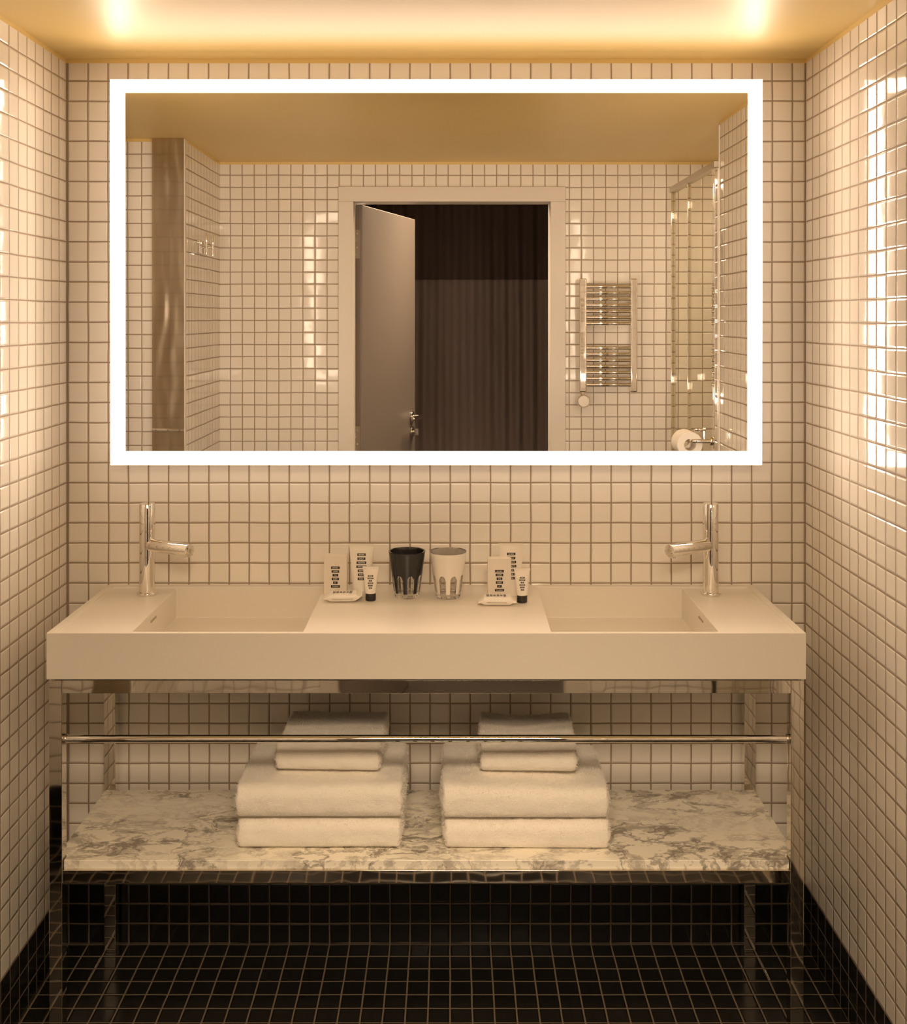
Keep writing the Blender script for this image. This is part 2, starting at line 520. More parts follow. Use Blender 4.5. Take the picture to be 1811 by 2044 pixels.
# ------------------------------------------------------------------ lit mirror
MX0, MX1, MZ0, MZ1 = -0.8252, 0.7502, 1.2025, 2.1335
IX0, IX1, IZ0, IZ1 = -0.7889, 0.7152, 1.2352, 2.1015
MY = -0.075
mir = thing('lit_mirror', 'wide rectangular wall mirror with a glowing white border', 'mirror', ((MX0 + MX1) / 2, 0, MZ0))
bm = BM(); box(bm, MX0 + 0.003, MX1 - 0.003, MY + 0.007, 0.0, MZ0 + 0.003, MZ1 - 0.003)
obj('housing', bm, M_housing, mir, 0.002)
bm = BM()
outer = [(MX0, MZ0), (MX1, MZ0), (MX1, MZ1), (MX0, MZ1)]
inner = [(IX0, IZ0), (IX1, IZ0), (IX1, IZ1), (IX0, IZ1)]
for ya, yb in ((MY, MY + 0.006),):
    A = [bm.verts.new((x, ya, z)) for x, z in outer]; B = [bm.verts.new((x, ya, z)) for x, z in inner]
    C = [bm.verts.new((x, yb, z)) for x, z in outer]; D = [bm.verts.new((x, yb, z)) for x, z in inner]
    for k in range(4):
        j = (k + 1) % 4
        bm.faces.new((A[k], A[j], B[j], B[k])); bm.faces.new((C[k], D[k], D[j], C[j]))
        bm.faces.new((A[k], C[k], C[j], A[j])); bm.faces.new((B[k], B[j], D[j], D[k]))
obj('light_band', bm, M_lamp, mir)
bm = BM(); box(bm, IX0, IX1, MY + 0.0004, MY + 0.006, IZ0, IZ1)
obj('mirror_glass', bm, M_mirror, mir)

# ------------------------------------------------------------------ double basin
BX0, BX1, BYF = -0.8543, 0.7467, -0.415
BZ0, BZ1, BZD, BZW = 0.7959, 0.8945, 0.8905, 0.818
basin = thing('double_basin', 'long white double washbasin with two square-cornered wells', 'washbasin', ((BX0 + BX1) / 2, 0, BZ0))
def terrace(xb, yb, H, z0):
    """Stepped block: H[i][j] is the height over cell i (x) and j (y)."""
    bm = BM()
    levels = sorted({h for r in H for h in r} | {z0})
    cache = {}
    def V(x, y, z):
        k = (round(x, 5), round(y, 5), round(z, 5))
        if k not in cache: cache[k] = bm.verts.new(k)
        return cache[k]
    def riser(p, q, a, b):
        lo, hi = min(a, b), max(a, b)
        ls = [l for l in levels if lo - 1e-7 <= l <= hi + 1e-7]
        for s, t in zip(ls, ls[1:]):
            bm.faces.new((V(*p, s), V(*q, s), V(*q, t), V(*p, t)))
    nx, ny = len(xb) - 1, len(yb) - 1
    for i in range(nx):
        for j in range(ny):
            h = H[i][j]
            bm.faces.new((V(xb[i], yb[j], h), V(xb[i + 1], yb[j], h), V(xb[i + 1], yb[j + 1], h), V(xb[i], yb[j + 1], h)))
            bm.faces.new((V(xb[i], yb[j], z0), V(xb[i], yb[j + 1], z0), V(xb[i + 1], yb[j + 1], z0), V(xb[i + 1], yb[j], z0)))
    for i in range(nx + 1):
        for j in range(ny):
            a = H[i - 1][j] if i > 0 else z0
            b = H[i][j] if i < nx else z0
            if a != b: riser((xb[i], yb[j]), (xb[i], yb[j + 1]), a, b)
    for j in range(ny + 1):
        for i in range(nx):
            a = H[i][j - 1] if j > 0 else z0
            b = H[i][j] if j < ny else z0
            if a != b: riser((xb[i], yb[j]), (xb[i + 1], yb[j]), a, b)
    return bm
WELLS = [(-0.680, -0.315), (0.211, 0.568)]
RIM = 0.016
xb = [BX0, BX0 + RIM, WELLS[0][0], WELLS[0][1], WELLS[1][0], WELLS[1][1], BX1 - RIM, BX1]
yb = [BYF, BYF + 0.010, -RIM - 0.006, 0.0]
T, D_, W_ = BZ1, BZD, BZW
H = [[T, T, T], [T, D_, T], [T, W_, T], [T, T, T], [T, W_, T], [T, D_, T], [T, T, T]]
obj('basin_body', terrace(xb, yb, H, BZ0), M_solid, basin, 0.0022, 3)
for k, (a, b) in enumerate(WELLS):
    bm = BM()
    xs = a + 0.0006 if k == 0 else b - 0.0006
    box(bm, xs - 0.0012, xs + 0.0012, -0.250, -0.208, 0.8695, 0.8735)
    obj('overflow_slot', bm, M_slot, basin)
    bm = BM(); cx = (a + b) / 2
    lathe(bm, [(0, BZW + 0.003), (0.030, BZW + 0.003), (0.033, BZW + 0.001), (0.033, BZW)], 40, (cx, -0.21, 0))
    obj('drain', bm, M_chrome, basin, smooth=40)

# ------------------------------------------------------------------ chrome washstand
LW = 0.0280
FZ = 0.7915
LX0, LX1 = -0.8529, 0.7455
YF, YB = -0.405, -0.012
stand = thing('washstand_frame', 'polished steel washstand frame under the white double basin', 'washstand', ((LX0 + LX1) / 2, -0.2, 0))
for (x, y) in ((LX0, YF), (LX1 - LW, YF), (LX0, YB - LW), (LX1 - LW, YB - LW)):
    bm = BM(); box(bm, x, x + LW, y, y + LW, 0, FZ if y == YF else FZ)
    obj('leg', bm, M_tube, stand, 0.0011, 2)
bm = BM(); box(bm, LX0 + LW, LX1 - LW, YF, YF + LW, FZ - LW, FZ); obj('top_rail', bm, M_tube, stand, 0.0011, 2)
bm = BM(); box(bm, LX0 + LW, LX1 - LW, YB - LW, YB, FZ - LW, FZ); obj('top_rail', bm, M_tube, stand, 0.0011, 2)
for x in (LX0, LX1 - LW):
    bm = BM(); box(bm, x, x + LW, YF + LW, YB - LW, FZ - LW, FZ); obj('side_rail', bm, M_tube, stand, 0.0011, 2)
    bm = BM(); box(bm, x, x + LW, YF + LW, YB - LW, 0.3612, 0.3887); obj('side_rail', bm, M_tube, stand, 0.0011, 2)
bm = BM(); box(bm, LX0 + LW, LX1 - LW, YF, YF + LW, 0.3612, 0.3887); obj('lower_rail', bm, M_tube, stand, 0.0011, 2)
bm = BM(); box(bm, BX0 + 0.012, BX1 - 0.012, YF + 0.006, -0.01, FZ, BZ0); obj('dark_gap_plate', bm, M_black_plastic, stand)  # black plate whose colour makes the dark gap between basin and frame
ZB = 0.662
bm = BM(); rod(bm, (LX0 + LW + 0.003, YF + 0.014, ZB), (LX1 - LW - 0.003, YF + 0.014, ZB), 0.0082, 40)
bar = obj('towel_bar', bm, M_chrome, stand, smooth=40)
for x, d in ((LX0 + LW, 1), (LX1 - LW, -1)):
    bm = BM(); rod(bm, (x, YF + 0.014, ZB), (x + d * 0.006, YF + 0.014, ZB), 0.0105, 32, 0.001)
    obj('bar_collar', bm, M_steel_dark, bar, smooth=40)

# marble shelf, notched round the front legs
SX0, SX1, SYF, SYB, SZ0, SZ1 = -0.8443, 0.7375, -0.400, -0.056, 0.3887, 0.4079
bm = BM()
nx0, nx1, ny = LX0 + LW + 0.002, LX1 - LW - 0.002, YF + LW + 0.002
poly = [(nx0, SYF), (nx1, SYF), (nx1, ny), (SX1, ny), (SX1, SYB), (SX0, SYB), (SX0, ny), (nx0, ny)]
A = [bm.verts.new((x, y, SZ0)) for x, y in poly]; B = [bm.verts.new((x, y, SZ1)) for x, y in poly]
bm.faces.new(A); bm.faces.new(B)
for k in range(8): bm.faces.new((A[k], A[(k + 1) % 8], B[(k + 1) % 8], B[k]))
shelf = obj('marble_shelf', bm, M_marble, None, 0.0012, 2)
tag(shelf, 'grey veined white marble shelf low in the steel frame', 'shelf')

# ------------------------------------------------------------------ taps
def tap(x, y, ang, label):
    z = BZD
    t = thing('basin_tap', label, 'tap', (x, y, z), 0, 'chrome taps on the double basin')
    bm = BM(); lathe(bm, [(0, z), (0.0235, z), (0.0243, z + .001), (0.0243, z + .006), (0.0235, z + .007), (0, z + .007)], 56, (x, y, 0))
    obj('base_ring', bm, M_chrome, t, smooth=40)
    zj, zt = 1.0475, 1.1105
    bm = BM(); lathe(bm, [(0, z + .007), (0.0188, z + .007), (0.0186, z + .05), (0.0185, zj - .0008), (0.0178, zj), (0, zj)], 56, (x, y, 0))
    obj('tap_body', bm, M_chrome, t, smooth=40)
    bm = BM(); lathe(bm, [(0, zj), (0.0178, zj), (0.0186, zj + .0008), (0.0184, zt - .0012), (0.0176, zt), (0, zt)], 56, (x, y, 0))
    obj('tap_handle', bm, M_chrome, t, smooth=40)
    d = Vector((math.sin(ang), -math.cos(ang), 0))
    p = Vector((x, y, 1.0115))
    bm = BM(); rod(bm, p + d * 0.004, p + d * 0.137, 0.0155, 56, 0.0008)
    sp = obj('tap_spout', bm, M_chrome, t, smooth=30)
    q = p + d * 0.124 - Vector((0, 0, 0.013))
    bm = BM(); rod(bm, q, q - Vector((0, 0, 0.0055)), 0.0058, 24, 0.001)
    obj('aerator', bm, M_chrome, sp, smooth=40)
tap(-0.7344, -0.0825, math.radians(60), 'chrome tap beside the left basin well, spout pointing right')
tap(0.6245, -0.0825, math.radians(-57), 'chrome tap beside the right basin well, spout pointing left')

# ------------------------------------------------------------------ towels
def towel(name, label, x0, x1, y0, y1, z0, h, seed, group, sag=0.0, yaw=0.0, flap=None, lean=0.0, fuzz=9000):
    """Folded terry towel: rounded fold in front, stacked layers showing at the ends."""
    w, d = x1 - x0, y1 - y0
    cx, cy = (x0 + x1) / 2, (y0 + y1) / 2
    rx, ry, rz = 0.013, min(0.034, h * 0.52), h * 0.46
    step = 0.0042
    nx, nyy, nz = int(w / step), int(d / step), max(10, int(h / step))
    bm = BM()
    cache = {}
    def P(i, j, k):
        key = (i, j, k)
        if key in cache: return cache[key]
        q = Vector((-w / 2 + w * i / nx, -d / 2 + d * j / nyy, -h / 2 + h * k / nz))
        hx, hy, hz = w / 2 - rx, d / 2 - ry, h / 2 - rz
        c = Vector((max(-hx, min(hx, q.x)), max(-hy, min(hy, q.y)), max(-hz, min(hz, q.z))))
        o = Vector(((q.x - c.x) / rx, (q.y - c.y) / ry, (q.z - c.z) / rz))
        if o.length > 1e-6:
            mx = max(abs(o.x), abs(o.y), abs(o.z))
            L = o.length
            pw = (abs(o.x) ** 2.6 + abs(o.y) ** 2.6 + abs(o.z) ** 2.6) ** (1 / 2.6)
            o = o * (mx / pw)
            n = Vector((o.x / rx, o.y / ry, o.z / rz)).normalized()
            q = Vector((c.x + o.x * rx, c.y + o.y * ry, c.z + o.z * rz))
        else:
            n = Vector((0, 0, 1))
        wx, wz = q.x / (w / 2), q.z / (h / 2)
        lay = 0.0
        if abs(wx) > 0.93:
            lay = -0.0045 * (1 - abs(math.sin((wz * 1.0 + 1) * PI * 1.0 + PI / 2))) * (abs(wx) - 0.93) / 0.07
        s = Vector((seed * 3.1, seed * 1.7, seed))
        low = 0.0035 * noise.noise((q + s) * 14) + 0.0018 * noise.noise((q + s) * 40)
        hi = 0.0011 * noise.noise((q + s) * 260) + 0.0008 * noise.noise((q + s) * 480)
        fade = 1.0 if n.z > -0.5 else 0.15
        q = q + n * ((low + hi) * fade) + Vector((lay * (1 if wx > 0 else -1), 0, 0))
        top = max(0.0, wz)
        q.z -= sag * top * (1 - wx * wx) - 0.0
        q.z += lean * top * wx
        if flap is not None and n.z > 0.3:
            q.z += 0.005 * (1 / (1 + math.exp(-(q.y - (flap - cy) - 0.006 * math.sin(q.x * 18)) / 0.0018)))
        v = bm.verts.new(q)
        cache[key] = v
        return v
    def grid(f, na, nb):
        for a in range(na):
            for b in range(nb):
                bm.faces.new((f(a, b), f(a + 1, b), f(a + 1, b + 1), f(a, b + 1)))
    grid(lambda a, b: P(a, b, 0), nx, nyy); grid(lambda a, b: P(a, b, nz), nx, nyy)
    grid(lambda a, b: P(a, 0, b), nx, nz); grid(lambda a, b: P(a, nyy, b), nx, nz)
    grid(lambda a, b: P(0, a, b), nyy, nz); grid(lambda a, b: P(nx, a, b), nyy, nz)
    bmesh.ops.recalc_face_normals(bm, faces=bm.faces[:])
    bm.normal_update()
    zmin = min(v.co.z for v in bm.verts)
    for v in bm.verts: v.co.z -= zmin
    # short loose loops of the pile
    rnd = random.Random(seed)
    bf = BM()
    faces = [f for f in bm.faces if f.normal.z > -0.6]
    for _ in range(fuzz):
        f = rnd.choice(faces)
        c = f.calc_center_median() + Vector((rnd.uniform(-.002, .002), rnd.uniform(-.002, .002), rnd.uniform(-.001, .001)))
        n = (f.normal + Vector((rnd.uniform(-.7, .7), rnd.uniform(-.7, .7), rnd.uniform(-.7, .7)))).normalized()
        t = n.orthogonal().normalized()
        t.rotate(Matrix.Rotation(rnd.uniform(0, 2 * PI), 3, n))
        L = rnd.uniform(0.0016, 0.0042)
        side = n.cross(t) * 0.00030
        p0 = c - n * 0.0006; p1 = c + n * L * 0.6; p2 = c + n * L + t * L * 0.5
        a = [bf.verts.new(p0 - side), bf.verts.new(p0 + side), bf.verts.new(p1 + side), bf.verts.new(p1 - side), bf.verts.new(p2)]
        bf.faces.new(a[:4]); bf.faces.new((a[3], a[2], a[4]))
    me = bpy.data.meshes.new(name); bm.to_mesh(me); bm.free(); me.shade_smooth()
    o = bpy.data.objects.new(name, me); COL.objects.link(o); me.materials.append(M_terry)
    o.location = (cx, cy, z0); o.rotation_euler = (0, 0, yaw)
    tag(o, label, 'towel', group)
    mf = bpy.data.meshes.new('terry_pile'); bf.to_mesh(mf); bf.free(); mf.shade_smooth()
    fo = bpy.data.objects.new('terry_pile', mf); COL.objects.link(fo); mf.materials.append(M_terry)
    fo['kind'] = 'stuff'
    fo.parent = o
    return o

G1, G2 = 'large folded bath towels on the marble shelf', 'small folded hand towels on top of the towel stacks'
towel('bath_towel', 'folded white bath towel at the bottom of the left stack', -0.468, -0.107, -0.362, -0.100, SZ1, 0.062, 1, G1)
towel('bath_towel', 'folded white bath towel in the middle of the left stack, under a hand towel', -0.470, -0.103, -0.368, -0.098, SZ1 + 0.0680, 0.073, 2, G1)
towel('hand_towel', 'small folded white hand towel on top of the left stack', -0.390, -0.152, -0.312, -0.088, SZ1 + 0.1480, 0.055, 3, G2, yaw=-0.03, flap=-0.19, fuzz=5000)
towel('bath_towel', 'folded white bath towel at the bottom of the right stack', -0.019, 0.346, -0.364, -0.100, SZ1, 0.060, 4, G1, yaw=-0.012)
towel('bath_towel', 'folded white bath towel in the middle of the right stack, under a hand towel', -0.024, 0.342, -0.368, -0.098, SZ1 + 0.0660, 0.072, 5, G1, lean=-0.004)
towel('hand_towel', 'small folded white hand towel on top of the right stack', 0.062, 0.282, -0.312, -0.088, SZ1 + 0.1450, 0.058, 6, G2, yaw=-0.03, sag=0.007, flap=-0.18, fuzz=5000)

# ------------------------------------------------------------------ lettering
def text_geo(s, size, spacing=1.12):
    cu = bpy.data.curves.new('t', 'FONT')
    cu.body = s; cu.size = size; cu.align_x = 'CENTER'; cu.align_y = 'CENTER'
    cu.space_character = spacing; cu.offset = size * 0.018; cu.resolution_u = 3
    o = bpy.data.objects.new('t', cu); COL.objects.link(o)
    dg = bpy.context.evaluated_depsgraph_get()
    me = bpy.data.meshes.new_from_object(o.evaluated_get(dg))
    vsx = [(v.co.x, v.co.y) for v in me.vertices]
    fs = [tuple(p.vertices) for p in me.polygons]
    bpy.data.objects.remove(o); bpy.data.curves.remove(cu); bpy.data.meshes.remove(me)
    ys = [v[1] for v in vsx]; ym = (min(ys) + max(ys)) / 2
    return [(x, y - ym) for x, y in vsx], fs

def labels(parent, lines, surf, z_first, dz, bar_h, cap, pad, rev=False):
    """Black bars with white words, laid on a surface: surf(u, v, lift) gives the world point."""
    bb, bl = BM(), BM()
    for k, s in enumerate(lines):
        v0 = z_first - dz * k
        vs_, fs = text_geo(s, cap / 0.70)
        half = max(abs(p[0]) for p in vs_) + pad
        n = 10
        lo = [bb.verts.new(surf(-half + 2 * half * i / n, v0 - bar_h / 2, 0.00025)) for i in range(n + 1)]
        hi = [bb.verts.new(surf(-half + 2 * half * i / n, v0 + bar_h / 2, 0.00025)) for i in range(n + 1)]
        for i in range(n): bb.faces.new((lo[i], lo[i + 1], hi[i + 1], hi[i]))
        vv = [bl.verts.new(surf(x, y + v0, 0.0005)) for x, y in vs_]
        for f in fs:
            try: bl.faces.new([vv[i] for i in f])
            except ValueError: pass
    lb = obj('label_bars', bb, M_ink, parent, world=False)
    lb['label'] = 'black printed bars'
    lt = obj('label_words', bl, M_letter, lb, world=False)
    lt['label'] = 'white printed words'

def carton(x, yf, label, rz=0.0):
    w, d, h = 0.0552, 0.026, 0.0927
    t = thing('soap_carton', label, 'carton', (x, yf + d / 2, BZ1), rz, 'slim white cartons on the deck')
    bm = BM(); box(bm, -w / 2, w / 2, -d / 2, d / 2, 0, h)
    obj('carton_box', bm, M_card, t, 0.0007, 2, world=False)
    labels(t, ['MAMA', 'LIKES', 'TO', 'KEEP', 'IT', 'CLEAN'], lambda u, v, l: (u, -d / 2 - l, v), h - 0.0292, 0.0090, 0.0058, 0.0031, 0.0034)

def tube(name, x, y, label, top_w, r, h, cap_h, cap_mat, lines, z_first, dz, bar_h, cap, pad, group, rz=0.0):
    t = thing(name, label, 'tube', (x, y, BZ1), rz, group)
    def ab(z):
        k = (z - cap_h) / (h - cap_h)
        k = max(0.0, min(1.0, k))
        return r * 1.04 + (top_w / 2 - r * 1.04) * k, max(0.0012, r * 1.04 * (1 - k ** 1.35))
    bm = BM()
    n, m = 48, 30
    rings = []
    for j in range(m + 1):
        z = cap_h + (h - cap_h) * j / m
        a, b = ab(z)
        rings.append([bm.verts.new((a * math.cos(2 * PI * i / n), b * math.sin(2 * PI * i / n), z)) for i in range(n)])
    for A, B in zip(rings, rings[1:]):
        for i in range(n): bm.faces.new((A[i], A[(i + 1) % n], B[(i + 1) % n], B[i]))
    bm.faces.new(rings[0]); bm.faces.new(rings[-1])
    obj('tube_body', bm, M_white_plastic, t, smooth=40, world=False)
    bm = BM(); box(bm, -top_w / 2, top_w / 2, -0.0014, 0.0014, h - 0.006, h)
    obj('crimped_end', bm, M_white_plastic, t, 0.0005, 2, world=False)
    bm = BM(); lathe(bm, [(0, 0), (r * .93, 0), (r * .98, .001), (r, .003), (r, cap_h - .0012), (r * .96, cap_h), (0, cap_h)], 48)
    c = obj('tube_cap', bm, cap_mat, t, smooth=40, world=False)
    if cap_mat is M_black_plastic: c['label'] = 'black screw cap'
    def surf(u, v, l):
        a, b = ab(v)
        s = math.sqrt(max(0.0, 1 - (u / a) ** 2))
        return (u, -(b * s) - l - 0.0002 , v)
    labels(t, lines, surf, z_first, dz, bar_h, cap, pad)
    return t, surf

def packet(x, y, label, rz=0.0, seed=1, curl=0.0):
    """Flow-wrapped soap bar: pillow body with two flat crimped ends."""
    t = thing('soap_packet', label, 'soap', (x, y, BZ1), rz, 'wrapped soap bars on the deck')
    L, Wd, Hh = 0.0885, 0.050, 0.0185
    bm = BM()
    n, m = 44, 28
    def pt(i, j):
        u = -1 + 2 * i / n
        th = 2 * PI * j / m
        endk = max(0.0, (abs(u) - 0.68) / 0.32)
        hh = Hh / 2 * (1 - endk ** 0.7 * 0.94)
        ww = Wd / 2 * (1 - 0.10 * endk)
        cs, sn = math.cos(th), math.sin(th)
        px = abs(cs) ** 0.55 * (1 if cs > 0 else -1); pz = abs(sn) ** 0.62 * (1 if sn > 0 else -1)
        wr = 0.0012 * noise.noise((u * 9 + seed * 5, px * 2.2, pz + seed)) * (0.4 + endk)
        z = Hh / 2 * (1 - 0.55 * endk) + pz * hh + wr
        z += curl * max(0, u) ** 4 * 0.010 + 0.002 * endk
        if seed == 1 and u < -0.7: z += 0.002 * endk
        return (u * L / 2, px * ww + wr, max(0.0002, z))
    rows = [[bm.verts.new(pt(i, j)) for j in range(m)] for i in range(n + 1)]
    for A, B in zip(rows, rows[1:]):
        for j in range(m): bm.faces.new((A[j], A[(j + 1) % m], B[(j + 1) % m], B[j]))
    bm.faces.new(rows[0]); bm.faces.new(rows[-1])
    obj('wrapper', bm, M_white_plastic, t, smooth=45, world=False)
    top = Hh + 0.0006
    # the words run front to back across the top
    def surf(u, v, l):
        # u runs along -y, v along x; follows the crown of the pillow
        yy = u + 0.001
        k = min(1.0, abs(yy) / (Wd / 2))
        z = Hh / 2 + Hh / 2 * (1 - k ** 3.2) ** 0.45
        return (-v, yy, z + 0.0006 + l)
    labels(t, ['MAMA', 'LIKES', 'TO', 'KEEP', 'IT', 'CLEAN'], surf, 0.022, 0.0078, 0.0052, 0.0030, 0.0022)
    bm = BM()
    rnd = random.Random(seed)
    xx = -0.026 if seed == 1 else -0.024
    while xx < 0.022:
        wd = rnd.uniform(0.0012, 0.003)
        box(bm, xx, xx + wd, -Wd / 2 - 0.0012, -Wd / 2 + 0.0005, 0.0082, 0.0092)
        xx += wd + 0.0009
    obj('small_print', bm, M_grey_ink, t, world=False)

def tumbler(x, y, paint, label, phase):
    t = thing('tumbler', label, 'glass', (x, y, BZ1), 0, 'faceted tumblers in the middle of the deck')
    Ht, Rb, Rt = 0.1085, 0.0292, 0.0436
    NF = 8
    def R(z):
        k = z / Ht
        return Rb + (Rt - Rb) * (0.92 * k + 0.08 * k * k)
    def win(th, z):
        """>0 inside an arched facet window"""
        q = (th - phase) / (2 * PI / NF)
        q = (q - round(q)) * 2            # -1..1 across one facet
        zt, zb = 0.055, 0.006
        half = 0.62
        if z < zb: return -1
        if z < zt - 0.012: return half - abs(q)
        kz = (z - (zt - 0.012)) / 0.012
        if kz > 1: return -1
        return half * math.sqrt(1 - kz * kz) - abs(q)
    def rad(th, z):
        w = max(0.0, min(1.0, win(th, z) / 0.18))
        return R(z) * (1 - 0.045 * w)
    n, m = 192, 72
    bm = BM()
    zs = [Ht * j / m for j in range(m + 1)]
    def ring(f): return [bm.verts.new(f(2 * PI * i / n)) for i in range(n)]
    def skin(A, B):
        for i in range(n): bm.faces.new((A[i], A[(i + 1) % n], B[(i + 1) % n], B[i]))
    outer = [ring(lambda th, z=z: (rad(th, z) * math.cos(th), rad(th, z) * math.sin(th), z)) for z in zs]
    for A, B in zip(outer, outer[1:]): skin(A, B)
    izs = [Ht - 0.0008] + [Ht - (Ht - 0.012) * k / 14 for k in range(1, 15)]
    inner = [ring(lambda th, z=z: ((R(z) * 0.945 - 0.0012) * math.cos(th), (R(z) * 0.945 - 0.0012) * math.sin(th), z)) for z in izs]
    skin(outer[-1], inner[0])
    for A, B in zip(inner, inner[1:]): skin(A, B)
    c = bm.verts.new((0, 0, 0.0105)); last = inner[-1]
    for i in range(n): bm.faces.new((last[i], last[(i + 1) % n], c))
    c = bm.verts.new((0, 0, 0.0015)); f0 = outer[0]
    for i in range(n): bm.faces.new((f0[(i + 1) % n], f0[i], c))
    obj('glass_body', bm, M_glass, t, smooth=50, world=False)
    # painted coat: everything but the windows and the foot
    bm = BM()
    n2, m2 = 384, 150
    def ok(i, j):
        th = 2 * PI * (i + .5) / n2; z = Ht * (j + .5) / m2
        return z > 0.011 + 0.0 and z < Ht - 0.0015 and win(th, z) < 0.0
    cache = {}
    def V(i, j, l):
        k = (i % n2, j, l)
        if k not in cache:
            th = 2 * PI * i / n2; z = Ht * j / m2
            r = R(z) + (0.0005 if l else 0.00012)
            cache[k] = bm.verts.new((r * math.cos(th), r * math.sin(th), z))
        return cache[k]
    for i in range(n2):
        for j in range(m2):
            if not ok(i, j): continue
            bm.faces.new((V(i, j, 1), V(i + 1, j, 1), V(i + 1, j + 1, 1), V(i, j + 1, 1)))
            bm.faces.new((V(i, j, 0), V(i, j + 1, 0), V(i + 1, j + 1, 0), V(i + 1, j, 0)))
            for (di, dj, a, b) in ((-1, 0, (i, j), (i, j + 1)), (1, 0, (i + 1, j), (i + 1, j + 1)), (0, -1, (i, j), (i + 1, j)), (0, 1, (i, j + 1), (i + 1, j + 1))):
                if not (0 <= j + dj < m2) or not ok(i + di, j + dj):
                    bm.faces.new((V(*a, 0), V(*b, 0), V(*b, 1), V(*a, 1)))
    p = obj('paint_coat', bm, paint, t, smooth=50, world=False)
    p['label'] = 'black painted coat' if paint is M_black_glaze else 'white painted coat'

carton(-0.2795, -0.0935, 'slim white carton with black word bars, left of the black tumbler')
TALL = dict(top_w=0.0605, r=0.0205, h=0.124, cap_h=0.020, cap_mat=M_white_plastic, lines=['MAMA', 'ONLY', 'WANTS', "WHAT'S", 'BEST', 'FOR', 'YOU'],
            z_first=0.0995, dz=0.00915, bar_h=0.0058, cap=0.0031, pad=0.0030, group='tall white tubes on the deck')
SMALL = dict(top_w=0.0378, r=0.0121, h=0.0797, cap_h=0.0175, cap_mat=M_black_plastic, lines=['MAMA', 'WANTS', 'TO', 'CREAM', 'YOU', 'UP'],
             z_first=0.0581, dz=0.0054, bar_h=0.0034, cap=0.0018, pad=0.0020, group='small black-capped tubes on the deck')
tube('lotion_tube', -0.2150, -0.108, 'tall white lotion tube left of the black tumbler, behind a small tube', **TALL)
tube('cream_tube', -0.1905, -0.149, 'small white tube on a black cap, beside the black tumbler', **SMALL)
packet(-0.2540, -0.150, 'white wrapped soap bar lying in front of the left carton', 0.03, 1, curl=0.9)
tumbler(-0.1068, -0.1115, M_black_glaze, 'black painted tumbler with clear arched facets', -PI / 2 + math.radians(18))
tumbler(-0.0088, -0.1150, M_white_glaze, 'white painted tumbler with clear arched facets', -PI / 2 + math.radians(22.5))
carton(0.1130, -0.1290, 'slim white carton with black word bars, right of the white tumbler')
tube('lotion_tube', 0.1420, -0.1275 + 0.026, 'tall white lotion tube right of the white tumbler, half hidden by a carton', **TALL)
tube('cream_tube', 0.1642, -0.1665, 'small white tube on a black cap, beside the right carton', **SMALL)
packet(0.1058, -0.1800, 'white wrapped soap bar lying in front of the right carton', -0.03, 2, curl=0.2)

# ------------------------------------------------------------------ things seen only in the mirror
# towel radiator on the rear wall
rad = thing('towel_radiator', 'chrome ladder towel radiator on the tiled wall, seen in the mirror', 'radiator', (0.636, YR, 1.2))
for (a, b) in ((0.5184, 0.5489), (0.7257, 0.7547)):
    bm = BM(); new = box(bm, a, b, -1.885, -1.855, 1.2555, 1.7171)
    mid = Vector(((a + b) / 2, -1.87, 0)); yaw = Matrix.Rotation(math.radians(2.0), 3, 'Z')
    for v in new: v.co = yaw @ (v.co - mid) + mid
    obj('upright', bm, M_chrome, rad, 0.006, 4)
for k in range(14):
    z = 1.6835 - 0.0249 * k if k < 7 else 1.4345 - 0.02498 * (k - 7)
    bm = BM(); pipe(bm, [(0.545 + 0.184 * i / 12, -1.872 + 0.004 * math.sin(PI * i / 12), z) for i in range(13)], 0.0078)
    obj('rung', bm, M_chrome, rad, smooth=60)
for (x, z) in ((0.534, 1.62), (0.534, 1.35), (0.740, 1.62), (0.740, 1.35)):
    bm = BM(); rod(bm, (x, YR, z), (x, -1.884, z), 0.009, 20); obj('wall_bracket', bm, M_chrome, rad, smooth=40)
bm = BM(); rod(bm, (0.5337, -1.872, 1.2575), (0.5337, -1.872, 1.235), 0.009, 20); obj('valve_neck', bm, M_chrome, rad, smooth=40)
bm = BM(); lathe(bm, [(0, 0), (0.022, 0), (0.0265, .004), (0.0265, .024), (0.024, .027), (0, .027)], 48, (0.5359, -1.885, 1.2185), (0, 1, 0))
kn = obj('thermostat_knob', bm, M_chrome, rad, smooth=40)
bm = BM(); lathe(bm, [(0, 0), (0.022, 0), (0.021, .0012), (0, .0012)], 48, (0.5359, -1.858, 1.2185), (0, 1, 0))
dl = obj('thermostat_dial', bm, M_white_plastic, kn, smooth=40)
dl['label'] = 'white dial face'

# steel sheet on the end of the wall stub
PX0, PX1 = -1.0736, XL
pan = thing('steel_panel', 'tall narrow stainless steel panel on the wall end, seen at the left of the mirror', 'panel', ((PX0 + PX1) / 2, -1.355, SK))
def sheet(z0, z1, bulge):
    bm = BM()
    n, m = 12, 60
    g0 = [[bm.verts.new((PX0 + (PX1 - PX0) * i / n, -1.340 + bulge * noise.noise((i * .35, j * .12, 3)) * math.sin(PI * i / n), z0 + (z1 - z0) * j / m)) for i in range(n + 1)] for j in range(m + 1)]
    for j in range(m):
        for i in range(n): bm.faces.new((g0[j][i], g0[j][i + 1], g0[j + 1][i + 1], g0[j + 1][i]))
    bmesh.ops.solidify(bm, geom=bm.faces[:], thickness=0.012)
    return bm
obj('upper_sheet', sheet(1.160, 2.199, 0.004), M_steel, pan, smooth=40)
obj('lower_sheet', sheet(SK, 1.150, 0.003), M_steel, pan, smooth=40)
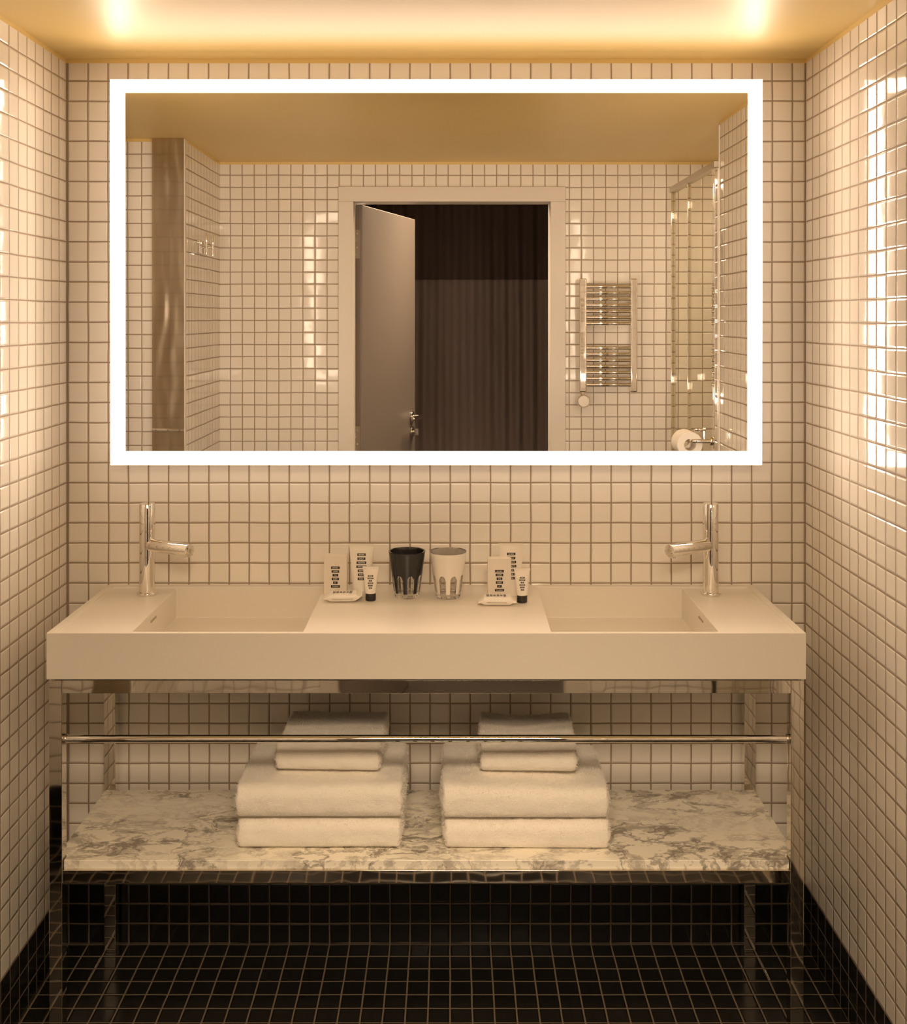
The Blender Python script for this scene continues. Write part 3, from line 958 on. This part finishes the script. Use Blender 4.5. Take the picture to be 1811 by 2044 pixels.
bm = BM(); box(bm, PX0, PX1, -1.354, -1.336, 1.150, 1.160); obj('joint_strip', bm, M_chrome, pan, 0.002)
bm = BM(); box(bm, PX1 - 0.001, PX1 + 0.0025, -1.356, -1.337, SK, 2.199); obj('edge_strip', bm, M_white_paint, pan, 0.0008)

# hook rail on the stub's side
hk = thing('robe_hook', 'small chrome double robe hook on the left tiles, seen in the mirror', 'hook', (XL, -1.59, 1.79))
bm = BM(); box(bm, XL, XL + 0.012, -1.660, -1.525, 1.800, 1.850); obj('hook_plate', bm, M_chrome, hk, 0.002)
for y in (-1.536, -1.647):
    bm = BM(); rod(bm, (XL + 0.034, y, 1.795), (XL + 0.034, y, 1.878), 0.0042, 20, 0.001)
    rod(bm, (XL + 0.010, y, 1.83), (XL + 0.034, y, 1.83), 0.004, 16)
    obj('hook_peg', bm, M_chrome, hk, smooth=40)

# shower screen on the right
SX = 0.8760
scr = thing('shower_screen', 'framed clear glass shower screen, seen at the right of the mirror', 'shower screen', (SX, -1.38, 0))
bm = BM(); box(bm, SX - 0.014, SX + 0.014, -1.755, -1.021, 2.052, 2.074); obj('top_rail', bm, M_steel_dark, scr, 0.002)
bm = BM(); box(bm, SX - 0.014, SX + 0.014, -1.755, -1.021, 0.0, 0.03); obj('bottom_rail', bm, M_steel_dark, scr, 0.002)
for (a, b, w) in ((-1.755, -1.743, 0.009), (-1.466, -1.454, 0.007), (-1.068, -1.052, 0.010), (-1.040, -1.022, 0.012)):
    bm = BM(); box(bm, SX - w, SX + w, a, b, 0.03, 2.052); obj('upright', bm, M_chrome, scr, 0.002)
bm = BM(); box(bm, SX - 0.003, SX + 0.003, -1.743, -1.466, 0.03, 2.052); obj('glass_pane', bm, M_pane, scr)
bm = BM(); box(bm, SX - 0.003, SX + 0.003, -1.454, -1.068, 0.03, 2.052); obj('glass_pane', bm, M_pane, scr)
structure('trim_8', [(XR - 0.003, XR + 0.010, -1.0215, -1.012, SK, TT)], M_white_paint)

# toilet roll and its holder
YH, ZH, XH = -1.060, 1.1475, 0.795
hol = thing('toilet_roll_holder', 'chrome toilet roll holder on the shower screen post, seen in the mirror', 'holder', (0.864, YH, ZH))
bm = BM(); lathe(bm, [(0, 0), (0.014, 0), (0.014, .006), (0.013, .008), (0, .008)], 32, (0.866, YH, ZH), (-1, 0, 0)); obj('wall_plate', bm, M_chrome, hol, smooth=40)
bm = BM(); pipe(bm, [(0.862, YH, ZH)] + [(XH + 0.045 - 0.035 * k / 4, YH, ZH) for k in range(0, 5)] + [(XH + 0.006, YH - 0.004, ZH), (XH, YH - 0.018, ZH), (XH, YH - 0.105, ZH)], 0.0065)
obj('roll_arm', bm, M_chrome, hol, smooth=60)
bm = BM(); rod(bm, (XH + 0.012, YH - 0.003, ZH + 0.038), (XH + 0.050, YH - 0.003, ZH + 0.038), 0.0065, 20, 0.002)
rod(bm, (XH + 0.044, YH - 0.003, ZH + 0.038), (XH + 0.044, YH, ZH), 0.004, 16)
obj('stop_bar', bm, M_chrome, hol, smooth=40)
roll = thing('toilet_roll', 'white toilet roll hanging by the shower screen, seen in the mirror', 'toilet roll', (XH, YH - 0.06, ZH))
bm = BM()
zc = ZH - 0.0135
lathe(bm, [(0.0205, 0), (0.041, 0), (0.043, .002), (0.043, .098), (0.041, .1), (0.0205, .1), (0.0205, 0)], 56, (XH, YH - 0.112, zc), (0, 1, 0))
obj('paper', bm, M_paper, roll, smooth=40)
bm = BM(); lathe(bm, [(0.0195, 0), (0.0206, 0), (0.0206, .1), (0.0195, .1), (0.0195, 0)], 40, (XH, YH - 0.112, zc), (0, 1, 0))
obj('core_tube', bm, M_card, roll, smooth=40)
